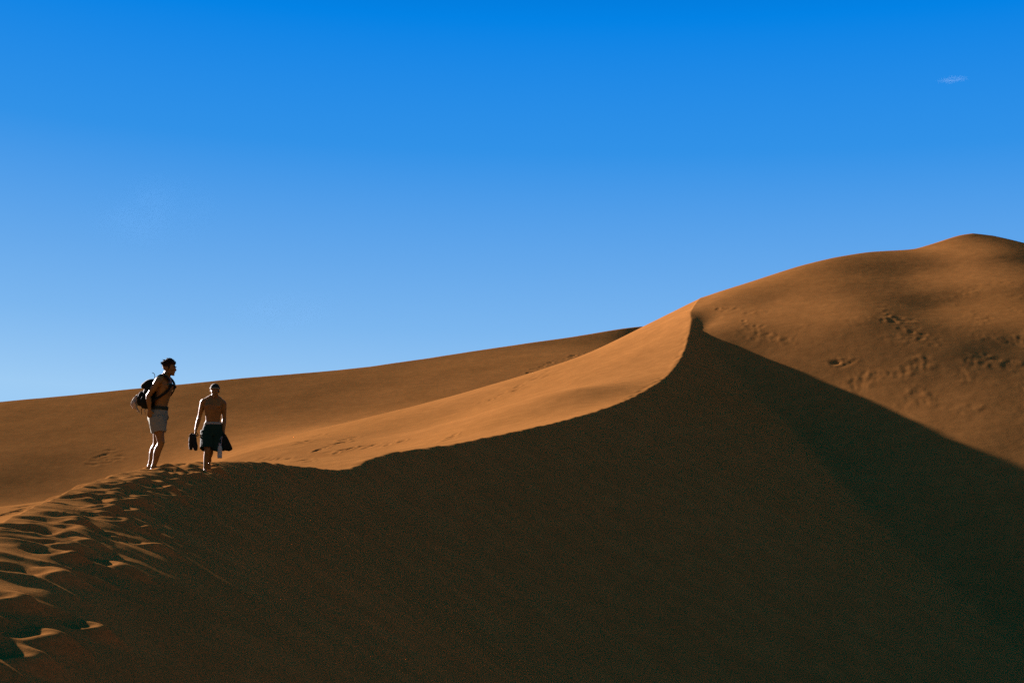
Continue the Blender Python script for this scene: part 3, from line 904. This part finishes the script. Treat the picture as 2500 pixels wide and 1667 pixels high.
def build_backpack(src):
    root0, x, y, zg = src
    root = thing('backpack', 'dark olive backpack with black straps on the back of the taller person', 'backpack', root0.location, root0.rotation_euler.z)
    bm = bmesh.new()
    # main bag leaning with the back, widest below the middle
    add_loft(bm, [(0, -0.185, 1.015, 0.100, 0.060), (0, -0.190, 1.035, 0.130, 0.095), (0, -0.185, 1.13, 0.150, 0.108), (0, -0.165, 1.25, 0.152, 0.104),
                  (0, -0.135, 1.36, 0.145, 0.090), (0, -0.105, 1.43, 0.125, 0.070), (0, -0.085, 1.465, 0.085, 0.040)], power=2.7)
    o = to_obj('main_bag', bm, M_PACK, root, mods=[('SUBSURF', dict(levels=2))]); rumple(o, 0.012, 11, 81)
    bm = bmesh.new()
    add_loft(bm, [(0, -0.255, 1.34, 0.10, 0.030), (0, -0.225, 1.39, 0.128, 0.070), (0, -0.165, 1.445, 0.130, 0.085), (0, -0.120, 1.480, 0.100, 0.060), (0, -0.105, 1.492, 0.06, 0.03)], power=2.6)
    o = to_obj('top_lid', bm, M_PACK, root, mods=[('SUBSURF', dict(levels=2))]); rumple(o, 0.010, 13, 82)
    bm = bmesh.new()
    add_loft(bm, [(0, -0.292, 1.055, 0.070, 0.022), (0, -0.300, 1.08, 0.108, 0.045), (0, -0.297, 1.18, 0.112, 0.046), (0, -0.280, 1.27, 0.105, 0.036), (0, -0.268, 1.30, 0.07, 0.015)], power=2.8)
    o = to_obj('front_pocket', bm, M_PACK, root, mods=[('SUBSURF', dict(levels=2))]); rumple(o, 0.008, 15, 83)
    X = (1, 0, 0)
    for sx in (-1, 1):
        bm = bmesh.new()
        add_loft(bm, [(sx * 0.160, -0.19, 1.05, 0.020, 0.05), (sx * 0.168, -0.19, 1.07, 0.034, 0.066), (sx * 0.166, -0.185, 1.18, 0.030, 0.064), (sx * 0.158, -0.18, 1.21, 0.016, 0.05)], power=2.4)
        to_obj('side_pocket', bm, M_PACK, root, mods=[('SUBSURF', dict(levels=1))])
        # shoulder strap: over the shoulder, down the chest, back under the arm
        pts = [P(sx * 0.085, -0.060, 1.44), P(sx * 0.092, 0.000, 1.525), P(sx * 0.098, 0.060, 1.560), P(sx * 0.104, 0.130, 1.535), P(sx * 0.108, 0.190, 1.465),
               P(sx * 0.115, 0.213, 1.385), P(sx * 0.132, 0.198, 1.315), P(sx * 0.160, 0.140, 1.250), P(sx * 0.176, 0.060, 1.195), P(sx * 0.168, -0.02, 1.150), P(sx * 0.145, -0.100, 1.110)]
        wd = [X, X, X, X, X, (sx, 0, 0.1), (sx, 0, 0.4), (0.2 * sx, 0, 1), (0, 0, 1), (0, 0, 1), (0, 0, 1)]
        o = to_obj('shoulder_strap', strap_mesh(pts, [0.085, 0.11, 0.12, 0.12, 0.115, 0.09, 0.06, 0.045, 0.04, 0.04, 0.04], 0.022, wd), M_PACK2, root, mods=[('SUBSURF', dict(levels=2))])
        bm = bmesh.new()
        bmesh.ops.create_cube(bm, size=1, matrix=Matrix.Translation(P(sx * 0.118, 0.226, 1.372)) @ Matrix.Diagonal((0.045, 0.016, 0.035, 1)))
        bmesh.ops.bevel(bm, geom=bm.edges[:], offset=0.004, segments=2, affect='EDGES')
        to_obj('buckle', bm, M_PACK2, o)
        # loose webbing end hanging below the bag
        z0 = 1.03 if sx < 0 else 1.045
        e = [P(sx * 0.09, -0.23, z0), P(sx * 0.092, -0.262, z0 - 0.03), P(sx * 0.088, -0.258, z0 - 0.07), P(sx * 0.095, -0.248, z0 - 0.115)]
        to_obj('webbing_tail', strap_mesh(e, 0.025, 0.006, [X] * 4), M_PACK2, root, mods=[('SUBSURF', dict(levels=1))])
    # sternum strap across the chest
    pts = [P(-0.115, 0.226, 1.40), P(-0.05, 0.226, 1.393), P(0.0, 0.218, 1.39), P(0.05, 0.226, 1.393), P(0.115, 0.226, 1.40)]
    to_obj('chest_strap', strap_mesh(pts, 0.026, 0.008, [(0, 0, 1)] * 5), M_PACK2, root, mods=[('SUBSURF', dict(levels=1))])
    # grab loop and the thin drinking hose curling above the lid
    bm = bmesh.new(); add_tube(bm, [P(-0.03, -0.075, 1.47), P(-0.035, -0.062, 1.505), P(0, -0.058, 1.515), P(0.035, -0.062, 1.505), P(0.03, -0.075, 1.47)], 0.008, seg=8)
    to_obj('grab_loop', bm, M_PACK2, root)
    bm = bmesh.new(); add_tube(bm, [P(-0.06, -0.075, 1.47), P(-0.065, -0.063, 1.53), P(-0.065, -0.068, 1.565), P(-0.06, -0.092, 1.585), P(-0.06, -0.108, 1.59)], 0.0055, seg=8)
    to_obj('drinking_hose', bm, M_PACK2, root, mods=[('SUBSURF', dict(levels=1))])
    # pale towel tied to the back of the pack
    t = thing('towel', 'pale crumpled towel hanging from the back of the backpack', 'towel', root0.location, root0.rotation_euler.z)
    bm = bmesh.new()
    add_loft(bm, [(0.01, -0.350, 1.245, 0.025, 0.014), (0.0, -0.362, 1.215, 0.055, 0.030), (-0.01, -0.385, 1.16, 0.075, 0.044), (-0.01, -0.395, 1.10, 0.085, 0.046), (-0.01, -0.393, 1.045, 0.080, 0.036), (0.0, -0.378, 1.012, 0.055, 0.018)])
    o = to_obj('towel_bundle', bm, M_TOWEL, t, mods=[('SUBSURF', dict(levels=2))]); rumple(o, 0.028, 20, 91)
    bm = strap_mesh([P(-0.02, -0.368, 1.06), P(-0.02, -0.352, 1.02), P(-0.018, -0.332, 0.985), P(-0.01, -0.312, 0.95)], [0.05, 0.06, 0.065, 0.03], 0.014, [X] * 4)
    o = to_obj('towel_corner', bm, M_TOWEL, t, mods=[('SUBSURF', dict(levels=2))]); rumple(o, 0.012, 25, 92)


# ------------------------------------------------------------------ the second person, walking towards the camera
def build_walker():
    p_ = ray_hit(503, 1150, full_height, 12, 34)
    y = p_[1]
    x = at(514, 1149, y)[0]
    zg = p_[2]
    y += 0.11
    root = thing('person', 'shorter shirtless person in dark green shorts and dark cap, walking towards the camera', 'person', (x, y, zg - 0.05), math.radians(4))
    bm = bmesh.new()
    add_loft(bm, [(0.0, 0.0, 0.82, 0.130, 0.100), (0.0, -0.01, 0.89, 0.160, 0.115), (-0.002, 0.0, 0.96, 0.150, 0.104), (-0.002, 0.012, 1.03, 0.138, 0.096),
                  (0.0, 0.022, 1.13, 0.148, 0.102), (0.0, 0.03, 1.23, 0.168, 0.112), (0.0, 0.03, 1.32, 0.178, 0.112), (0.0, 0.022, 1.38, 0.165, 0.094),
                  (0.004, 0.018, 1.43, 0.115, 0.075), (0.01, 0.022, 1.47, 0.066, 0.06)])
    for sx in (-1, 1):
        add_ball(bm, P(sx * 0.075, 0.105, 1.295), (0.076, 0.034, 0.052))
        add_ball(bm, P(sx * 0.08, -0.06, 1.28), (0.07, 0.035, 0.09))
        add_ball(bm, P(sx * 0.078, -0.07, 0.87), (0.08, 0.07, 0.082))
        add_tube(bm, [P(sx * 0.04, 0.015, 1.48), P(sx * 0.11, 0.01, 1.435), P(sx * 0.165, 0.01, 1.398 if sx < 0 else 1.375)], [0.045, 0.046, 0.05])
        add_ball(bm, P(sx * 0.183, 0.012, 1.38 if sx < 0 else 1.355), (0.056, 0.060, 0.066))
    add_tube(bm, [P(0.006, 0.015, 1.43), P(0.015, 0.03, 1.50), P(0.022, 0.045, 1.56)], [0.064, 0.057, 0.056])
    q, R = add_head(bm, P(0.028, 0.060, 1.585), pitch=0.14, yaw=0.05, s=1.0)
    # arms hang a little away from the body
    add_arm(bm, P(-0.195, 0.01, 1.375), P(-0.262, -0.02, 1.09), P(-0.318, 0.045, 0.835))
    add_hand(bm, P(-0.318, 0.045, 0.83), (-0.12, 0.10, -1), (1, 0, 0), (0, 1, 0), 0.95)
    add_arm(bm, P(0.190, 0.01, 1.350), P(0.205, -0.03, 1.06), P(0.205, 0.03, 0.815))
    add_hand(bm, P(0.205, 0.03, 0.81), (0.02, 0.10, -1), (-1, 0, 0), (0, 1, 0), 1.0)
    # striding: right leg forward and carrying, left leg trailing behind it
    add_leg(bm, P(-0.085, 0.01, 0.83), P(-0.075, 0.150, 0.455), P(-0.108, 0.115, 0.085), P(0, 1, 0.1))
    add_leg(bm, P(0.080, -0.02, 0.83), P(-0.035, 0.020, 0.460), P(-0.100, -0.330, 0.300), P(0, 1, -0.4))
    add_foot(bm, P(-0.108, 0.115, 0.078), (-0.05, -1), 1.0)
    # trailing foot hangs from the ankle, toes down
    a = P(-0.100, -0.330, 0.300)
    add_tube(bm, [a + P(0, -0.04, 0.02), a + P(0, -0.035, -0.04), a + P(-0.005, 0.0, -0.11), a + P(-0.01, 0.03, -0.17)], [0.034, 0.040, (0.042, 0.028, (1, 0, 0)), (0.044, 0.016, (1, 0, 0))])
    for k in range(5):
        b = a + P(-0.045 + 0.019 * k, 0.03, -0.165)
        add_tube(bm, [b, b + P(0, 0.022, -0.032 + 0.003 * k)], [0.011, 0.009], seg=8)
    to_obj('body', bm, M_SKIN2, root, mods=fuse(0.0055, 5))
    for sx in (-1, 1):
        bm = bmesh.new(); add_ball(bm, q(sx * 0.033, 0.087, 0.010), (0.013, 0.009, 0.008), R, 12, 8)
        to_obj('eye', bm, M_EYE, root)
        bm = bmesh.new(); add_ball(bm, q(sx * 0.066, -0.02, 0.0), (0.016, 0.042, 0.04), R, 14, 10)
        to_obj('hair', bm, M_HAIR, root)
    # cap
    bm = bmesh.new()
    ball_r = (0.090, 0.112, 0.094)
    add_ball(bm, q(0, -0.006, 0.048), ball_r, R, 28, 20)
    cut = [v for v in bm.verts if ((R.inverted() @ (v.co - q(0, 0, 0))).z < 0.040 + 0.10 * max(0, -(R.inverted() @ (v.co - q(0, 0, 0))).y - 0.02) * 0.3)]
    bmesh.ops.delete(bm, geom=cut, context='VERTS')
    cap = to_obj('cap', bm, M_CAP, root, mods=[('SOLIDIFY', dict(thickness=0.004, offset=1.0))])
    bm = bmesh.new()
    rings = []
    for f, z, rs in ((0, 0.036, 1.0), (0, 0.052, 1.015), (0, 0.066, 1.0)):
        rr = []
        for k in range(36):
            a_ = k * 2 * math.pi / 36
            lift = 0.016 * math.cos(a_ - math.pi / 2) ** 2 if math.sin(a_) > 0 else 0
            rr.append(bm.verts.new(q(0.0925 * rs * math.cos(a_), -0.006 + 0.114 * rs * math.sin(a_), z * 0.9 + lift)))
        rings.append(rr)
    for a_, b_ in zip(rings, rings[1:]):
        for k in range(36):
            bm.faces.new((a_[k], a_[(k + 1) % 36], b_[(k + 1) % 36], b_[k]))
    to_obj('cap_band', bm, M_CAPBAND, cap, mods=[('SOLIDIFY', dict(thickness=0.005, offset=1.0))])
    # long loose shorts with a pale waistband
    bm = bmesh.new()
    add_loft(bm, [(-0.002, 0.0, 0.958, 0.158, 0.112), (0, -0.005, 0.90, 0.182, 0.134), (0, -0.01, 0.83, 0.198, 0.144), (0, 0.0, 0.77, 0.202, 0.140), (0, 0.01, 0.72, 0.19, 0.125)], cap=False)
    leg_hem(bm, P(-0.095, 0.01, 0.82), P(-0.090, 0.105, 0.475), 0.128, 0.118, P(0, 1, 0), ph=1.0)
    leg_hem(bm, P(0.095, -0.01, 0.82), P(0.062, 0.015, 0.440), 0.128, 0.120, P(0, 1, 0), ph=2.6)
    sh = to_obj('shorts', bm, M_SHORTS_GREEN, root, mods=[('SUBSURF', dict(levels=1)), ('SOLIDIFY', dict(thickness=0.006, offset=1.0))])
    rumple(sh, 0.016, 12, 72)
    bm = bmesh.new()
    add_loft(bm, [(-0.002, 0.002, 0.988, 0.153, 0.109), (-0.002, 0.0, 0.968, 0.159, 0.115), (-0.002, -0.002, 0.948, 0.163, 0.118)], cap=False)
    to_obj('waistband', bm, M_BAND_PALE, sh, mods=[('SUBSURF', dict(levels=1)), ('SOLIDIFY', dict(thickness=0.008, offset=1.0))])

    root.scale = (0.935,) * 3
    # --- what the walker carries: shoes in the right hand, a garment and a bottle in the left
    rz = root.rotation_euler.z
    labels = ('outer one of two black shoes carried in one hand, farther from the shorts', 'inner one of two black shoes carried in one hand, nearer to the dark green shorts')
    for k, (ox, of, tw, lean) in enumerate(((-0.378, 0.075, 0.5, -0.16), (-0.312, 0.070, -0.3, 0.13))):
        s = thing('shoe', labels[k], 'shoe', root.location, rz, 'pair of black shoes carried by hand', 0.935)
        top = P(ox * 0.25 - 0.335 * 0.75, of, 0.735 - 0.01 * k)

        def sp(a, b, c):        # a along the sole towards the toe (down), b across, c out from the sole
            down = Vector((lean, 0, -1)).normalized(); out = Vector((math.cos(tw + 1.57 * (1 if k == 0 else -1)), -0.5, 0)); out = (out - down * out.dot(down)).normalized()
            return top + down * a + down.cross(out) * b + out * c
        o_ = sp(0, 0, 1) - sp(0, 0, 0); w_ = sp(0, 1, 0) - sp(0, 0, 0)
        bm = bmesh.new()
        add_tube(bm, [sp(0.0, 0, 0.05), sp(0.05, 0, 0.048), sp(0.10, 0, 0.05), sp(0.17, 0, 0.036), sp(0.235, 0, 0.028), sp(0.265, 0, 0.022)],
                 [(0.034, 0.036, w_), (0.038, 0.048, w_), (0.040, 0.046, w_), (0.046, 0.034, w_), (0.046, 0.026, w_), (0.034, 0.018, w_)])
        up = to_obj('upper', bm, M_SHOE, s, mods=[('SUBSURF', dict(levels=1))]); rumple(up, 0.008, 25, 95 + k)
        bm = bmesh.new()
        add_tube(bm, [sp(-0.02, 0, 0.0), sp(0.03, 0, -0.002), sp(0.11, 0, 0.0), sp(0.20, 0, -0.002), sp(0.275, 0, 0.008)],
                 [(0.034, 0.014, w_), (0.038, 0.014, w_), (0.038, 0.012, w_), (0.049, 0.013, w_), (0.036, 0.012, w_)])
        to_obj('sole', bm, M_SOLE, s)
        bm = bmesh.new()
        add_tube(bm, [sp(0.03, 0.0, 0.10), sp(-0.01, 0.012, 0.075), sp(-0.045, 0.0, 0.05), P(-0.335, 0.062, 0.765)], [0.006, 0.006, 0.006, 0.005], seg=8)
        to_obj('lace', bm, M_SHOE, s)
    g = thing('jacket', 'dark jacket bunched in the hand of the walker in a cap, above a white bottle', 'jacket', root.location, rz, None, 0.935)
    bm = bmesh.new()
    secs = []
    for z, cx, hw, hd in ((0.795, 0.205, 0.020, 0.022), (0.765, 0.207, 0.046, 0.040), (0.73, 0.212, 0.060, 0.044), (0.67, 0.220, 0.082, 0.050), (0.60, 0.224, 0.106, 0.056), (0.53, 0.228, 0.128, 0.058), (0.475, 0.230, 0.142, 0.052), (0.455, 0.228, 0.134, 0.034)):
        secs.append((cx, 0.045, z, hw, hd))
    rings = add_loft(bm, secs, seg=40)
    for i, rr in enumerate(rings):
        f = i / (len(rings) - 1)
        for k, v in enumerate(rr):
            a_ = k * 2 * math.pi / 40
            v.co.z += f * 0.022 * math.sin(5 * a_ + 1) + f * 0.03 * math.cos(a_) * -0.4
            c_ = P(secs[i][0], secs[i][1], 0); dv = Vector((v.co.x - c_.x, v.co.y - c_.y, 0))
            v.co += dv * (0.16 * f * math.sin(7 * a_ + 2 * f))
    o = to_obj('jacket_body', bm, M_GARMENT, g, mods=[('SUBSURF', dict(levels=1))]); rumple(o, 0.018, 16, 97)
    bm = strap_mesh([P(0.215, 0.085, 0.77), P(0.265, 0.09, 0.68), P(0.305, 0.085, 0.58), P(0.318, 0.08, 0.49)], [0.05, 0.07, 0.075, 0.06], 0.028, [(1, 0, 0.3)] * 4)
    o = to_obj('sleeve', bm, M_GARMENT, g, mods=[('SUBSURF', dict(levels=2))]); rumple(o, 0.014, 18, 98)
    b = thing('water_bottle', 'white cylindrical water bottle hanging below the dark jacket', 'bottle', root.location, rz, None, 0.935)
    bm = bmesh.new()
    cx, cf = 0.158, 0.125
    add_loft(bm, [(cx, cf, 0.300, 0.038, 0.038), (cx, cf, 0.306, 0.043, 0.043), (cx, cf, 0.33, 0.0445, 0.0445), (cx, cf, 0.47, 0.0445, 0.0445), (cx, cf, 0.50, 0.043, 0.043), (cx, cf, 0.525, 0.034, 0.034), (cx, cf, 0.535, 0.024, 0.024), (cx, cf, 0.55, 0.023, 0.023)], seg=32)
    to_obj('bottle_body', bm, M_BOTTLE, b)
    bm = bmesh.new()
    add_loft(bm, [(cx, cf, 0.545, 0.026, 0.026), (cx, cf, 0.548, 0.028, 0.028), (cx, cf, 0.575, 0.028, 0.028), (cx, cf, 0.58, 0.025, 0.025)], seg=24)
    to_obj('bottle_cap', bm, M_BOTTLECAP, b)
    bm = bmesh.new()
    add_tube(bm, [P(cx - 0.022, cf, 0.572), P(cx - 0.02, cf - 0.01, 0.64), P(0.185, 0.10, 0.71), P(0.200, 0.075, 0.74), P(0.195, 0.095, 0.70), P(cx + 0.02, cf - 0.01, 0.64), P(cx + 0.022, cf, 0.572)], 0.006, seg=8)
    to_obj('carry_loop', bm, M_BOTTLECAP, b, mods=[('SUBSURF', dict(levels=1))])


def build_cloud(u, v, dist, size, label, seed, density, col=(0.075, 0.125, 0.19)):
    p = at(u, v, dist)
    m = bpy.data.materials.new('thin_cloud'); m.use_nodes = True
    nt = m.node_tree; nt.nodes.clear()
    out = nt.nodes.new('ShaderNodeOutputMaterial'); pv = nt.nodes.new('ShaderNodeVolumePrincipled')
    pv.inputs['Color'].default_value = (*col, 1); pv.inputs['Anisotropy'].default_value = 0.3
    tc = nt.nodes.new('ShaderNodeTexCoord'); mp = nt.nodes.new('ShaderNodeMapping'); mp.inputs['Location'].default_value = (seed, seed * 2, 0)
    mp.inputs['Scale'].default_value = (1.6, 1.0, 0.9)
    n = nt.nodes.new('ShaderNodeTexNoise'); n.inputs['Scale'].default_value = 1.5; n.inputs['Detail'].default_value = 3; n.inputs['Distortion'].default_value = 0.6
    g = nt.nodes.new('ShaderNodeTexGradient'); g.gradient_type = 'SPHERICAL'
    nt.links.new(tc.outputs['Object'], mp.inputs['Vector']); nt.links.new(mp.outputs['Vector'], n.inputs['Vector'])
    nt.links.new(tc.outputs['Object'], g.inputs['Vector'])
    r = nt.nodes.new('ShaderNodeMapRange'); r.inputs[1].default_value = 0.36; r.inputs[2].default_value = 0.85
    nt.links.new(n.outputs['Fac'], r.inputs[0])
    a = nt.nodes.new('ShaderNodeMath'); a.operation = 'MULTIPLY'; nt.links.new(r.outputs[0], a.inputs[0]); nt.links.new(g.outputs['Fac'], a.inputs[1])
    b = nt.nodes.new('ShaderNodeMath'); b.operation = 'MULTIPLY'; b.inputs[1].default_value = density; nt.links.new(a.outputs[0], b.inputs[0])
    nt.links.new(b.outputs[0], pv.inputs['Density']); nt.links.new(pv.outputs['Volume'], out.inputs['Volume'])
    bm = bmesh.new(); bmesh.ops.create_icosphere(bm, subdivisions=3, radius=1.0)
    o = to_obj('cloud', bm, m)
    o.location = p; o.scale = size
    o.rotation_euler = (0, math.radians(-6), 0)
    o['label'] = label; o['category'] = 'cloud'
    return o


# ------------------------------------------------------------------ build everything
tall = build_tall()
build_backpack(tall)
walker = build_walker()
for u_, v_ in ((390, 1143), (358, 1141), (503, 1150)):
    FEET.append(ray_hit(u_, v_, full_height, 12, 34)[:2])
build_ground()
build_cloud(2325, 195, 2600, (34, 14, 8), 'tiny thin white cloud alone in the deep blue sky at upper right', 3.0, 0.045)
build_cloud(370, 520, 4200, (230, 90, 130), 'barely visible wisp of cloud in the sky high above the backpack', 7.0, 0.0025, (0.022, 0.062, 0.128))
build_cloud(700, 760, 4200, (200, 90, 70), 'barely visible wisp of cloud low over the far dune, right of the two people', 11.0, 0.0025, (0.028, 0.066, 0.130))
